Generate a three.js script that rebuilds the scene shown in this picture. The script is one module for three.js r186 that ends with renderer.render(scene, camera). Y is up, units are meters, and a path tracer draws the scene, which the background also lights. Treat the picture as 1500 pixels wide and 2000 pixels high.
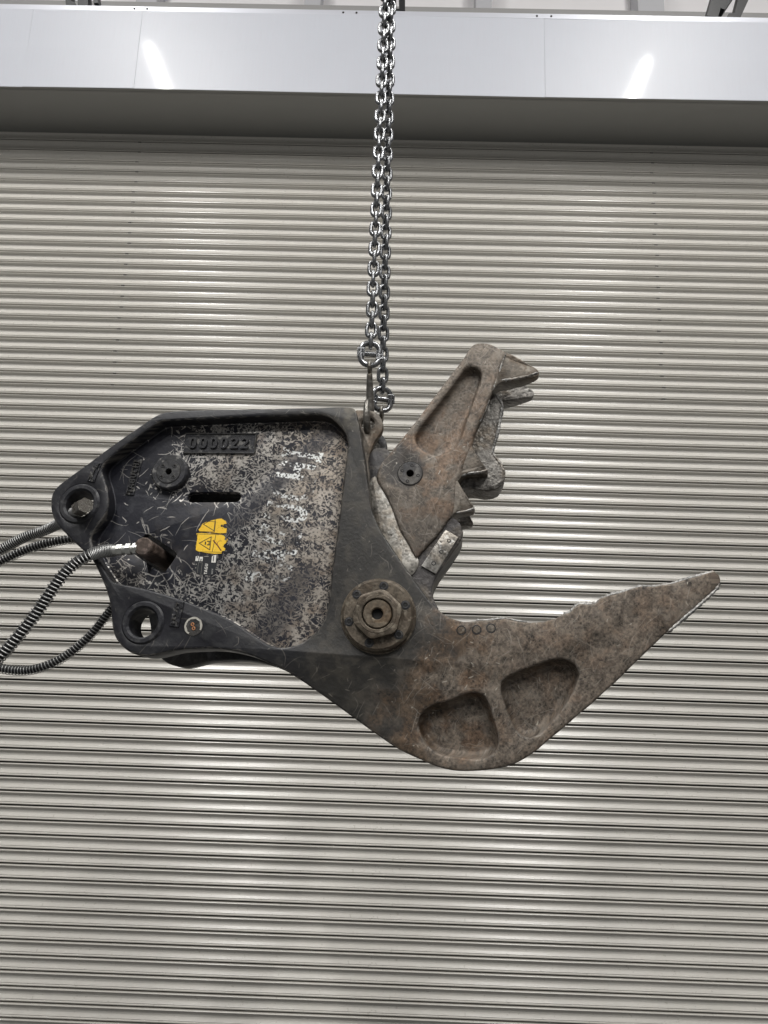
import * as THREE from 'three';
import { mergeGeometries, toCreasedNormals } from 'three/addons/utils/BufferGeometryUtils.js';
import { RoundedBoxGeometry } from 'three/addons/geometries/RoundedBoxGeometry.js';
import { RectAreaLightUniformsLib } from 'three/addons/lights/RectAreaLightUniformsLib.js';
import { FontLoader } from 'three/addons/loaders/FontLoader.js';
import { TextGeometry } from 'three/addons/geometries/TextGeometry.js';

// ------------------------------------------------------------------ camera, light, exposure
const F = 1420, HC = 2.2, D = 4.3;                       // focal length (in 1500x2000 sheet units), camera height, distance to shutter
const scene = new THREE.Scene();
const camera = new THREE.PerspectiveCamera(2 * Math.atan(1000 / F) * 180 / Math.PI, 0.75, 0.05, 60);
camera.position.set(0, HC, 0);
camera.rotation.order = 'YXZ';
camera.rotation.set(THREE.MathUtils.degToRad(11.706), THREE.MathUtils.degToRad(0.903), THREE.MathUtils.degToRad(1.825));
camera.updateMatrixWorld(true);
scene.background = new THREE.Color().setRGB(0.11, 0.11, 0.11);   // the rest of the white-walled hall, dim and even
const renderer = new THREE.WebGLRenderer({ antialias: true });
renderer.toneMapping = THREE.LinearToneMapping;
renderer.toneMappingExposure = 1.45;
renderer.shadowMap.enabled = true;
RectAreaLightUniformsLib.init();
const CEIL = 9.4;
const LAMPS = [];
for (const x of [-2.85, 2.6]) for (const z of [-0.25, 2.7, 5.6]) LAMPS.push([x, z]);
const LAMP_POWER = 460;

// ------------------------------------------------------------------ helpers
let seed = 7;
const rnd = () => { seed = (seed * 1664525 + 1013904223) >>> 0; return seed / 4294967296; };
const rr = (a, b) => a + (b - a) * rnd();
const clamp = (x, a = 0, b = 1) => x < a ? a : x > b ? b : x;
const ss = (a, b, x) => { const t = clamp((x - a) / (b - a)); return t * t * (3 - 2 * t); };
const lerp = (a, b, t) => a + (b - a) * t;
const NT = new Float32Array(65536); for (let i = 0; i < 65536; i++) NT[i] = rnd();
function vn(x, y) {
  const xi = Math.floor(x), yi = Math.floor(y), fx = x - xi, fy = y - yi;
  const u = fx * fx * (3 - 2 * fx), v = fy * fy * (3 - 2 * fy);
  const a = NT[((yi & 255) << 8) | (xi & 255)], b = NT[((yi & 255) << 8) | ((xi + 1) & 255)];
  const c = NT[(((yi + 1) & 255) << 8) | (xi & 255)], d = NT[(((yi + 1) & 255) << 8) | ((xi + 1) & 255)];
  return a + (b - a) * u + (c - a) * v + (a - b - c + d) * u * v;
}
function fbm(x, y, o = 4) { let s = 0, a = 0.5, t = 0; for (let i = 0; i < o; i++) { s += a * vn(x, y); t += a; a *= 0.5; x = x * 2.03 + 17.3; y = y * 2.03 + 9.1; } return s / t; }

const used = {};
function numbered(n) { if (!(n in used)) { used[n] = 0; return n; } used[n]++; return n + '_' + String(used[n]).padStart(3, '0'); }
function sh(o) { o.castShadow = true; o.receiveShadow = true; return o; }
function mesh(name, geo, mat, parent) { const m = sh(new THREE.Mesh(geo, mat)); m.name = parent ? name : numbered(name); (parent || scene).add(m); return m; }
function thing(name, label, category, group) { const g = new THREE.Group(); g.name = numbered(name); scene.add(g); g.userData = { label, category }; if (group) g.userData.group = group; return g; }
function structure(name, geo, mat, label) { const m = mesh(name, geo, mat); m.userData.kind = 'structure'; m.userData.label = label; return m; }
function box(w, h, d, x = 0, y = 0, z = 0, r = 0) { const g = r ? new RoundedBoxGeometry(w, h, d, 2, r) : new THREE.BoxGeometry(w, h, d); g.translate(x, y, z); return g; }
function merge(list) { return mergeGeometries(list.map(g => { const q = g.index ? g.toNonIndexed() : g; for (const k of Object.keys(q.attributes)) if (!['position', 'normal', 'uv'].includes(k)) q.deleteAttribute(k); return q; })); }
function planarUV(g, kz = 0.6) { const p = g.attributes.position, uv = new Float32Array(p.count * 2); for (let i = 0; i < p.count; i++) { uv[2 * i] = p.getX(i) + kz * p.getZ(i); uv[2 * i + 1] = p.getY(i) + kz * p.getZ(i); } g.setAttribute('uv', new THREE.BufferAttribute(uv, 2)); return g; }

// Tracing sheet: a point of the 1500x2000 drawing, carried to a plane of the real place.
const CR = new THREE.Matrix4().extractRotation(camera.matrixWorld);
const ray = (px, py) => new THREE.Vector3((px - 750) / F, (1000 - py) / F, -1).applyMatrix4(CR);
function onWall(px, py, z) { const d = ray(px, py); return new THREE.Vector3(0, HC, 0).addScaledVector(d, z / d.z); }     // on the upright plane world z
const ZA = ray(870, 1455).normalize().negate();                                    // the crusher hangs turned and tilted a little
const XA = new THREE.Vector3(0, 1, 0).cross(ZA).normalize(), YA = ZA.clone().cross(XA);
const PIV = new THREE.Vector3(0, HC, 0).addScaledVector(ray(738, 1203), 1.74);
const BASIS = new THREE.Matrix4().makeBasis(XA, YA, ZA);
function P(px, py, z = 0) {                                                         // crusher's own axes: x along, y up, z towards its near face
  const d = ray(px, py), o = new THREE.Vector3(0, HC, 0).sub(PIV);
  const t = (z - o.dot(ZA)) / d.dot(ZA), q = o.addScaledVector(d, t);
  return new THREE.Vector3(q.dot(XA), q.dot(YA), z);
}
const MM = P(739, 1203).distanceTo(P(740, 1203));                                  // metres per sheet unit at the hub
const toWorld = v => v.clone().applyMatrix4(BASIS).add(PIV);
// near-face plane -> drawing coordinates (for laying out wear and paint on the plate)
const CRI = CR.clone().invert();
function sheet(x, y, z) { const w = new THREE.Vector3(x, y, z).applyMatrix4(BASIS).add(PIV); w.y -= HC; w.applyMatrix4(CRI); return [750 - F * w.x / w.z, 1000 + F * w.y / w.z]; }

function contour(list, z, div = 3, off) {                       // smooth closed outline through drawing points -> local xy
  const pts = []; for (let i = 0; i < list.length; i += 2) { const v = P(list[i], list[i + 1], z); pts.push(new THREE.Vector3(v.x, v.y, 0)); }
  const c = new THREE.CatmullRomCurve3(pts, true, 'centripetal');
  const out = []; const n = pts.length * div; for (let i = 0; i < n; i++) { const v = c.getPoint(i / n); out.push(new THREE.Vector2(v.x, v.y)); }
  if (THREE.ShapeUtils.area(out) < 0) out.reverse();
  return out;
}
function polygon(list, z) { const out = []; for (let i = 0; i < list.length; i += 2) { const v = P(list[i], list[i + 1], z); out.push(new THREE.Vector2(v.x, v.y)); } if (THREE.ShapeUtils.area(out) < 0) out.reverse(); return out; }
function offset(pts, w) {                                        // inward for positive w; w may be a function of the point
  const n = pts.length, r = [];
  for (let i = 0; i < n; i++) { const a = pts[(i + n - 2) % n], b = pts[(i + 2) % n], t = b.clone().sub(a).normalize(); const k = typeof w === 'function' ? w(pts[i]) : w; r.push(new THREE.Vector2(pts[i].x - t.y * k, pts[i].y + t.x * k)); }
  for (let s = 0; s < 2; s++) { const q = r.map(v => v.clone()); for (let i = 0; i < n; i++) { const a = q[(i + n - 1) % n], b = q[(i + 1) % n]; r[i].set(q[i].x * .5 + (a.x + b.x) * .25, q[i].y * .5 + (a.y + b.y) * .25); } if (!w) break; }
  return r;
}
function circle2(c, r, n = 40) { const o = []; for (let i = 0; i < n; i++) { const a = i / n * 2 * Math.PI; o.push(new THREE.Vector2(c.x + r * Math.cos(a), c.y + r * Math.sin(a))); } return o; }
function plate(outer, holes, front, t, bev = 0.004, seg = 2) {
  const s = new THREE.Shape(outer); for (const h of holes) s.holes.push(new THREE.Path(h.slice().reverse()));
  let g = new THREE.ExtrudeGeometry(s, { depth: t - 2 * bev, bevelEnabled: bev > 0, bevelThickness: bev, bevelSize: bev, bevelOffset: -bev, bevelSegments: seg, curveSegments: 6 });
  g.translate(0, 0, front - t + bev); g = toCreasedNormals(g, 0.7); return planarUV(g);
}
function recess(ct, front, depth, width, rings = 7) {            // a dished pocket: rounded lip, sloping wall, filleted floor
  const n = ct.length, all = []; const pos = [], idx = [];
  for (let k = 0; k <= rings; k++) {
    const s = k / rings, e = Math.pow(s, 1.9), ring = k === 0 ? offset(ct, -0.003) : offset(ct, typeof width === 'function' ? v => width(v) * e : width * e);
    all.push(ring); const zz = front - 0.0035 - depth * (1 - Math.pow(1 - s, 1.8)); for (const v of ring) pos.push(v.x, v.y, zz);
  }
  for (let k = 0; k < rings; k++) for (let i = 0; i < n; i++) { const a = k * n + i, b = k * n + (i + 1) % n, c = a + n, d = b + n; idx.push(a, b, d, a, d, c); }
  const tri = THREE.ShapeUtils.triangulateShape(all[rings], []); for (const t of tri) idx.push(...t.map(i => rings * n + i));
  const g = new THREE.BufferGeometry(); g.setAttribute('position', new THREE.Float32BufferAttribute(pos, 3)); g.setIndex(idx); g.computeVertexNormals();
  return planarUV(g.toNonIndexed());
}
function cylZ(c, r, front, t, bev = 0.003, seg = 48) {            // a disc facing the near side
  const p = [[0, -t], [r, -t], [r, -bev], [r - bev, 0], [0, 0]].map(a => new THREE.Vector2(a[0], a[1]));
  const g = new THREE.LatheGeometry(p, seg); g.rotateX(Math.PI / 2); const q = toCreasedNormals(g, 0.5); q.translate(c.x, c.y, front); return planarUV(q);
}
function ringZ(c, r1, r2, front, t, bev = 0.003, seg = 56) {
  const p = [[r1, -t], [r2, -t], [r2, -bev], [r2 - bev, 0], [r1 + bev, 0], [r1, -bev], [r1, -t]].map(a => new THREE.Vector2(a[0], a[1]));
  const g = new THREE.LatheGeometry(p, seg); g.rotateX(Math.PI / 2); const q = toCreasedNormals(g, 0.5); q.translate(c.x, c.y, front); return planarUV(q);
}
function polyPrism(c, r, n, front, t, bev = 0.003, turn = 0, round = 0, holes = []) { let pts = []; for (let i = 0; i < n; i++) { const a = turn + i / n * 2 * Math.PI; pts.push(new THREE.Vector2(c.x + r * Math.cos(a), c.y + r * Math.sin(a))); }
  if (round) { const q = []; for (let i = 0; i < n; i++) { const a = pts[(i + n - 1) % n], b = pts[i], d = pts[(i + 1) % n]; for (const t of [0, .5, 1]) { const u = b.clone().lerp(a, round), v = b.clone().lerp(d, round); q.push(t === .5 ? u.clone().lerp(v, .5).lerp(b, .4) : t ? v : u); } } pts = q; }
  return plate(pts, holes, front, t, bev); }
function tube(pts, r, seg = 60, rad = 10, closed = false) { return new THREE.TubeGeometry(new THREE.CatmullRomCurve3(pts, closed, 'centripetal'), seg, r, rad, closed); }
function rough(g, amp, freq) {                                     // knock a surface about
  const p = g.attributes.position; for (let i = 0; i < p.count; i++) { const x = p.getX(i) * freq, y = p.getY(i) * freq, z = p.getZ(i) * freq; p.setXYZ(i, p.getX(i) + amp * (vn(x + z * 1.7 + 5, y + z) - .5), p.getY(i) + amp * (vn(x + 31 + z, y + z * 1.3) - .5), p.getZ(i) + amp * (vn(x + 71 - z, y + 11 + z) - .5)); }
  g.computeVertexNormals(); return g;
}
function bead(list, z, r, lump = 0.5) {                            // a weld bead along drawing points
  const pts = []; for (let i = 0; i < list.length; i += 2) pts.push(P(list[i], list[i + 1], z));
  const c = new THREE.CatmullRomCurve3(pts, false, 'centripetal'), len = c.getLength(), n = Math.max(12, Math.round(len / 0.0035));
  const g = new THREE.TubeGeometry(c, n, r, 8, false), p = g.attributes.position, uv = g.attributes.uv;
  for (let i = 0; i <= n; i++) { const m = c.getPointAt(i / n), k = (1 - lump * .5 + lump * vn(i * .55 + pts[0].x * 90, 3.3) + .14 * Math.sin(i * 1.9)) * (i === 0 || i === n ? .25 : 1);
    for (let j = 0; j <= 8; j++) { const q = i * 9 + j, w = k * (0.85 + .35 * vn(i * .8, (j % 8) * 1.3 + 9)); p.setXYZ(q, m.x + (p.getX(q) - m.x) * w, m.y + (p.getY(q) - m.y) * w, m.z + (p.getZ(q) - m.z) * w); } }
  g.computeVertexNormals(); return planarUV(g.toNonIndexed());
}

// ------------------------------------------------------------------ textures
const S8 = c => { c = clamp(c); return Math.round(255 * (c <= 0.0031308 ? 12.92 * c : 1.055 * Math.pow(c, 1 / 2.4) - 0.055)); };
function makeTex(W, H, fn, wrap = true) {                           // fn(i, j, out): linear r g b, roughness, height
  const col = new Uint8Array(W * H * 4), rgh = new Uint8Array(W * H * 4), hgt = new Uint8Array(W * H * 4), o = [0, 0, 0, .5, .5, 0];
  for (let j = 0; j < H; j++) for (let i = 0; i < W; i++) { o[5] = 0; fn(i, j, o); const k = (j * W + i) * 4; col[k] = S8(o[0]); col[k + 1] = S8(o[1]); col[k + 2] = S8(o[2]); col[k + 3] = 255; rgh[k] = 0; rgh[k + 1] = Math.round(255 * clamp(o[3])); rgh[k + 2] = Math.round(255 * clamp(o[5])); rgh[k + 3] = 255; const h = Math.round(255 * clamp(o[4])); hgt[k] = hgt[k + 1] = hgt[k + 2] = h; hgt[k + 3] = 255; }
  const mk = (a, srgb) => { const t = new THREE.DataTexture(a, W, H, THREE.RGBAFormat); if (srgb) t.colorSpace = THREE.SRGBColorSpace; t.magFilter = THREE.LinearFilter; t.minFilter = THREE.LinearMipmapLinearFilter; t.wrapS = t.wrapT = wrap ? THREE.RepeatWrapping : THREE.ClampToEdgeWrapping; t.needsUpdate = true; return t; };
  return [mk(col, true), mk(rgh), mk(hgt)];
}
function fit(ts, x0, y0, w, h) { for (const t of ts) { t.repeat.set(1 / w, 1 / h); t.offset.set(-x0 / w, -y0 / h); } return ts; }
function stdMat([c, r, b], o = {}) { return new THREE.MeshStandardMaterial({ map: c, roughnessMap: r, roughness: 1, metalnessMap: r, metalness: 1, bumpMap: b, bumpScale: 0.0015, side: THREE.DoubleSide, ...o }); }
function strokes(buf, W, H, n, place, len, wid, val, wob = 0.5) {   // rasterise n wandering scratches
  for (let s = 0; s < n; s++) {
    const p = place(); if (!p) continue; let [x, y, a] = p; const L = len[0] + (len[1] - len[0]) * Math.pow(rnd(), 2), w = rr(wid[0], wid[1]), v = rr(val[0], val[1]); let da = rr(-.025, .025) * wob;
    for (let t = 0; t < L; t += 0.7) {
      const f = w * Math.min(1, .35 + 2.2 * Math.min(t, L - t) / L), r = Math.ceil(f) + 1, xi = Math.round(x), yi = Math.round(y);
      for (let j = -r; j <= r; j++) for (let i = -r; i <= r; i++) { const X = xi + i, Y = yi + j; if (X < 0 || Y < 0 || X >= W || Y >= H) continue; const d = Math.hypot(X - x, Y - y), m = v * clamp(f + .5 - d); const k = Y * W + X; if (m > buf[k]) buf[k] = m; }
      x += Math.cos(a) * .7; y += Math.sin(a) * .7; a += da; if (rnd() < .05) da = rr(-.03, .03) * wob; if (rnd() < .016 * wob) a += rr(-1.2, 1.2);
    }
  }
}
const mix3 = (o, r, g, b, t) => { o[0] += (r - o[0]) * t; o[1] += (g - o[1]) * t; o[2] += (b - o[2]) * t; };

// outlines of the near plate and its recesses, traced on the drawing
const OUT = [322,805, 347,802, 400,800, 480,799, 560,797, 621,796, 680,795, 693,799, 700,823, 707,863, 715,919, 721,960, 724,983, 731,1008, 744,1036, 760,1061, 778,1088, 797,1115, 827,1157, 840,1174, 856,1191, 880,1207, 907,1214, 930,1212, 947,1211, 968,1210, 987,1208, 1005,1212, 1026,1215, 1061,1214, 1075,1210, 1088,1206, 1100,1199, 1114,1195, 1122,1186, 1132,1179, 1148,1180, 1163,1178, 1172,1169, 1185,1164, 1200,1161, 1216,1156, 1238,1148, 1255,1144, 1277,1145, 1295,1142, 1312,1140, 1330,1134, 1352,1128, 1378,1120, 1396,1117, 1404,1122, 1408,1135, 1402,1145, 1365,1181, 1336,1206, 1304,1234, 1260,1276, 1230,1305, 1202,1333, 1180,1352, 1158,1373, 1132,1394, 1106,1417, 1070,1447, 1040,1472, 1000,1494, 965,1502, 925,1506, 886,1505, 850,1496, 820,1483, 780,1464, 735,1434, 688,1400, 648,1371, 613,1346, 560,1311, 528,1296, 493,1281, 453,1270, 413,1266, 381,1267, 347,1269, 320,1275, 299,1280, 277,1280.5, 256,1275, 237,1261, 224,1243, 218.5,1221, 216,1187, 208,1155, 195,1123, 178,1091, 147,1061, 125,1039, 107,1018, 99,991, 101,967, 109,953, 133,933, 168,908, 200,884, 229,863, 272,833, 304,812];
const POCK = [331,821, 400,818, 480,814, 560,812, 621,810, 643,815, 661,829, 675,847, 679,866, 673,919, 666,983, 657,1050, 648,1116, 640,1187, 632,1213, 613,1237, 587,1256, 560,1264, 544,1264, 523,1258, 501,1245, 475,1227, 440,1206, 400,1189, 368,1176, 320,1160, 275,1148, 240,1141, 221,1136, 209,1120, 197,1101, 187,1083, 179,1062, 178,1049, 185,1034, 199,1015, 210,994, 211,967, 205,941, 199,920, 203,906, 216,893, 266,855, 304,829, 314,823];
const K1 = [817,1412, 822,1395, 841,1379, 877,1368, 903,1357, 925,1353, 943,1357, 956,1377, 965,1408, 973,1439, 973,1456, 960,1474, 938,1482, 903,1480, 863,1474, 837,1458, 822,1434];
const K2 = [978,1344, 982,1329, 1009,1313, 1044,1300, 1079,1288, 1099,1287, 1119,1295, 1130,1311, 1127,1333, 1110,1368, 1083,1404, 1061,1428, 1044,1438, 1026,1439, 1009,1427, 995,1399, 984,1368];
// 1. the near plate: paint worn down to brown steel along the jaw
const plateTL = P(80, 770), plateBR = P(1430, 1530), PX0 = plateTL.x, PY0 = plateBR.y, PW = plateBR.x - PX0, PH = plateTL.y - PY0;
const plateTex = (() => {
  const W = 2048, H = 1152, scr = new Float32Array(W * H), chip = new Float32Array(W * H);
  // drawing coordinates on a coarse grid
  const G = 33, gx = new Float32Array(G * G), gy = new Float32Array(G * G);
  for (let j = 0; j < G; j++) for (let i = 0; i < G; i++) { const s = sheet(PX0 + PW * i / (G - 1), PY0 + PH * j / (G - 1), 0); gx[j * G + i] = s[0]; gy[j * G + i] = s[1]; }
  const at = (a, u, v) => { const x = Math.min(u * (G - 1), G - 1.001), y = Math.min(v * (G - 1), G - 1.001), i = x | 0, j = y | 0, f = x - i, h = y - j; return (a[j * G + i] * (1 - f) + a[j * G + i + 1] * f) * (1 - h) + (a[(j + 1) * G + i] * (1 - f) + a[(j + 1) * G + i + 1] * f) * h; };
  const brown = (x, y) => ss(-.35, .55, ((x - 862) * .9 + (y - 1232) * .42) / 150 + (fbm(x / 55, y / 55, 4) - .5) * 1.3);
  strokes(scr, W, H, 3600, () => { const i = rnd() * W, j = rnd() * H, x = at(gx, i / W, j / H), y = at(gy, i / W, j / H); const b = x > 760 && y > 1180 ? 1 : .25; if (rnd() > b) return null; return [i, j, rnd() < .5 ? rr(0, 6.28) : rr(-.5, .5) + .9]; }, [8, 80], [.5, 1.2], [.15, .6], .5);
  strokes(chip, W, H, 1100, () => { const i = rnd() * W, j = rnd() * H, x = at(gx, i / W, j / H), y = at(gy, i / W, j / H); const d = Math.hypot((x - 900) / 130, (y - 1310) / 95); if (rnd() > (x > 800 ? .25 : .08) + .9 * Math.exp(-d * d)) return null; return [i, j, rr(0, 6.28)]; }, [3, 16], [.8, 2.0], [.35, 1], 1.5);
  const edge = new Float32Array(W * H), lines = [contour(OUT, 0), contour(POCK, 0), contour(K1, 0, 5), contour(K2, 0, 5)];
  strokes(edge, W, H, 2400, () => { const c = lines[rnd() < .45 ? 0 : rnd() < .75 ? 1 : rnd() < .5 ? 2 : 3], q = Math.floor(rnd() * c.length), a = c[q], b = c[(q + 1) % c.length]; return [((a.x - PX0) / PW) * W + rr(-3, 3), ((a.y - PY0) / PH) * H + rr(-3, 3), Math.atan2((b.y - a.y) / PH * H, (b.x - a.x) / PW * W)]; }, [3, 34], [.5, 1.8], [.15, .85], .5);
  return fit(makeTex(W, H, (i, j, o) => {
    const x = at(gx, i / W, j / H), y = at(gy, i / W, j / H), k = j * W + i;
    const n1 = fbm(x / 70 + 3, y / 70, 4), n2 = fbm(x / 17, y / 17 + 40, 4), n3 = fbm(x / 4.2 + 9, y / 4.2, 3), n4 = vn(x / 1.6, y / 1.6);
    const gr = ss(470, 700, x + (n1 - .5) * 170 + (y - 1000) * .08), b = brown(x, y);
    o[0] = .0095; o[1] = .0100; o[2] = .0135;                                            // navy-black paint
    const smear = ss(.5, .78, n2) * .6 + ss(.52, .7, n1) * .25; mix3(o, .036, .036, .038, smear * .7);
    mix3(o, .0215, .0196, .017, gr * (.86 + .14 * n3)); 
    if (gr > 0) { const d = ss(.45, .75, n2) * gr; mix3(o, .055, .048, .038, d * .55); mix3(o, .022, .021, .020, ss(.55, .8, fbm(x / 26 + 70, y / 26, 3)) * gr * .5); }
    const top = ss(640, 690, x) * ss(862, 815, y + (n2 - .5) * 60); mix3(o, .115, .102, .078, top * ss(.35, .7, n2) * .8);
    if (b > 0) {
      const m = .74 + 1.25 * (n3 - .5) + .9 * (n2 - .5) + .35 * (n4 - .5);
      let r = .132 * m * 1.25, g = .108 * m * 1.25, bb = .086 * m * 1.25;
      const rust = ss(.46, .7, fbm(x / 38 + 11, y / 38 + 5, 4)) * (0.4 + .6 * ss(1020, 880, x)); r = lerp(r, .150 * m, rust * .75); g = lerp(g, .088 * m, rust * .75); bb = lerp(bb, .050 * m, rust * .75);
      const pale = ss(.56, .8, fbm(x / 30 + 90, y / 30, 4)); r = lerp(r, .215, pale * .4); g = lerp(g, .188, pale * .4); bb = lerp(bb, .158, pale * .4);
      const fringe = ss(.15, .45, b) * ss(.98, .6, b); r = lerp(r, .135 * m, fringe * .7); g = lerp(g, .082 * m, fringe * .7); bb = lerp(bb, .044 * m, fringe * .7);
      mix3(o, r, g, bb, b);
      const dk = ss(.6, .8, fbm(x / 9, y / 22 + 33, 3)); mix3(o, .06, .045, .035, dk * b * .45);
    }
    const sc = scr[k] * (b > .5 ? .85 : .45 + .25 * n2); mix3(o, .34, .31, .27, sc * .85);
    mix3(o, .20, .185, .165, edge[k] * (.35 + .5 * n2)); const ch = chip[k]; mix3(o, .42, .385, .33, ch * (b > .4 ? .9 : .35));
    o[3] = .50 - .04 * gr + .18 * b - .12 * sc + .22 * (n2 - .5); o[4] = .5 + .5 * (n3 - .5) + .3 * (n2 - .5) - .25 * sc; o[5] = .12 + .25 * b + .3 * ch;
  }, false), PX0, PY0, PW, PH);
})();
const plateMat = stdMat(plateTex, { bumpScale: 0.0007 });

// 2. the recessed panel: navy paint scratched through to bare metal, ghost of the painted name
const FZ = -0.043;
const floorTL = P(170, 790, FZ), floorBR = P(700, 1285, FZ), FX0 = floorTL.x, FY0 = floorBR.y, FW = floorBR.x - FX0, FH = floorTL.y - FY0;
const floorTex = (() => {
  const W = 1200, H = 1120, scr = new Float32Array(W * H), thin = new Float32Array(W * H);
  const X = i => 170 + 530 * i / W, Y = j => 1285 - 495 * j / H;
  const cv = document.createElement('canvas'); cv.width = 530; cv.height = 495; const cx = cv.getContext('2d');
  cx.fillStyle = '#000'; cx.fillRect(0, 0, 530, 495); cx.fillStyle = '#fff'; cx.font = 'bold 112px sans-serif'; cx.textAlign = 'center'; cx.textBaseline = 'middle';
  cx.translate(392, 232); cx.rotate(-Math.PI / 2 + .17); cx.scale(.56, .92); cx.fillText('TAGUCHI', 0, 0);
  const letters = cx.getImageData(0, 0, 530, 495).data;
  const keep = (x, y) => {                                  // where the paint has survived
    let d = ss(225, 470, x + (fbm(x / 60, y / 60, 3) - .5) * 150) * .9 + .1;
    d = Math.max(d, ss(60, 0, Math.abs((y - 1120) - (x - 240) * .42)) * .75 * ss(200, 260, x));
    d *= 1 - .85 * Math.exp(-(((x - 400) / 52) ** 2 + ((y - 1075) / 62) ** 2));
    d *= 1 - .75 * Math.exp(-(((x - 400) / 90) ** 2 + ((y - 1020) / 28) ** 2));
    d *= 1 - .6 * ss(845, 822, y);
    return d;
  };
  const put = pw => () => { const i = rnd() * W, j = rnd() * H; if (rnd() > Math.pow(keep(X(i), Y(j)), pw)) return null; return [i, j, rnd() < .45 ? rr(0, 6.28) : -rr(.2, 1.5) * (rnd() < .7 ? 1 : -1)]; };
  strokes(scr, W, H, 4300, put(1.7), [12, 84], [1.0, 2.7], [.6, 1], .8);
  strokes(scr, W, H, 2600, put(2.6), [5, 26], [1.8, 4.4], [.7, 1], 1.5);
  strokes(thin, W, H, 900, put(.5), [30, 170], [.8, 1.8], [.35, .95], .35);
  const streak = (x, y, ax, ay, bx, by, w) => { const vx = bx - ax, vy = by - ay, t = clamp(((x - ax) * vx + (y - ay) * vy) / (vx * vx + vy * vy)); return ss(w, w * .2, Math.hypot(x - ax - vx * t, y - ay - vy * t)); };
  return fit(makeTex(W, H, (i, j, o) => {
    const x = X(i), y = Y(j), k = j * W + i, n1 = fbm(x / 60 + 8, y / 60, 4), n2 = fbm(x / 13, y / 13 + 20, 4), n3 = fbm(x / 3.4, y / 3.4 + 7, 3);
    o[0] = .0135; o[1] = .0145; o[2] = .022;
    mix3(o, .05, .052, .06, ss(.52, .8, n2) * .45);
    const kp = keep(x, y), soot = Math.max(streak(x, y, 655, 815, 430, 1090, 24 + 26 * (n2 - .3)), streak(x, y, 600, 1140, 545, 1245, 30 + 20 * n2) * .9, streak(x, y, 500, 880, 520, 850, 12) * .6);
    let m = Math.max(scr[k], ss(.60, .66, n3 * .55 + n2 * .45 + (kp - .78) * .3) * .8 * ss(.4, .7, kp), thin[k] * .8); m *= .72 + .4 * ss(.3, .6, n3 + .1);
    const br = clamp(ss(450, 590, x + (n1 - .5) * 170) * .75 + ss(.55, .75, n1) * .35);
    let r = lerp(.52, .36, br) * (.75 + .5 * n3), g = lerp(.50, .315, br) * (.75 + .5 * n3), b = lerp(.47, .265, br) * (.75 + .5 * n3);
    const rust = ss(.56, .74, fbm(x / 24 + 50, y / 24, 4)) * ss(380, 520, x); r = lerp(r, .16, rust * .5); g = lerp(g, .105, rust * .5); b = lerp(b, .068, rust * .5);
    mix3(o, r, g, b, clamp(m));
    if (br > 0) mix3(o, .105, .082, .060, br * .42 * (1 - m) * ss(.3, .65, n2));
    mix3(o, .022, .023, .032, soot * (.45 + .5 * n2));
    const li = (Math.floor((y - 790)) * 530 + Math.floor(x - 170)) * 4, L = (letters[clamp(li, 0, letters.length - 4)] || 0) / 255;
    if (L > .05) { const f = fbm(x / 2.9 + 3, y / 2.9 + 80, 2), fl = ss(.46, .56, f) * ss(.34, .5, fbm(x / 26 + 20, y / 26 + 3, 3)); mix3(o, .016, .017, .022, L * .45 * (1 - fl)); mix3(o, .74, .75, .74, L * fl); }
    o[3] = .55 - .1 * m + .2 * (n2 - .5); o[4] = .55 + .3 * (n3 - .5) + .25 * (n2 - .5) - .2 * m; o[5] = .1 + .35 * m;
  }, false), FX0 + .6 * FZ, FY0 + .6 * FZ, FW, FH);
})();
const floorMat = stdMat(floorTex, { bumpScale: 0.0012 });

// 3. general worn steel, half a metre a side
function steelTex(size, base, rustc, pale, contrast, metal, sd) {
  const scr = new Float32Array(size * size); strokes(scr, size, size, size * 1.6, () => [rnd() * size, rnd() * size, rr(0, 6.28)], [6, 60], [.3, .8], [.1, .55], .7);
  const q = 300 / size;
  return fit(makeTex(size, size, (i, j, o) => {
    const x = i * q + sd * 13, y = j * q, n1 = fbm(x / 45, y / 45, 4), n2 = fbm(x / 12, y / 12, 4), n3 = fbm(x / 3.2, y / 3.2, 3), m = 1 + contrast * (1.1 * (n3 - .5) + 1.1 * (n2 - .5));
    o[0] = base[0] * m; o[1] = base[1] * m; o[2] = base[2] * m;
    const ru = ss(.48, .68, n1) * (.4 + .6 * n2); mix3(o, rustc[0] * m, rustc[1] * m, rustc[2] * m, ru);
    mix3(o, pale[0], pale[1], pale[2], ss(.58, .75, fbm(x / 8 + 60, y / 8, 4)) * .55 + scr[j * size + i] * .5);
    o[3] = .55 + .3 * (n2 - .5); o[4] = .5 + .6 * (n3 - .5) + .5 * (n2 - .5); o[5] = metal;
  }), 0, 0, .5, .5);
}
const jawTL = P(700, 650, -.075), jawBR = P(1080, 1215, -.075), JX0 = jawTL.x, JY0 = jawBR.y, JW = jawBR.x - JX0, JH = jawTL.y - JY0;
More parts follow.
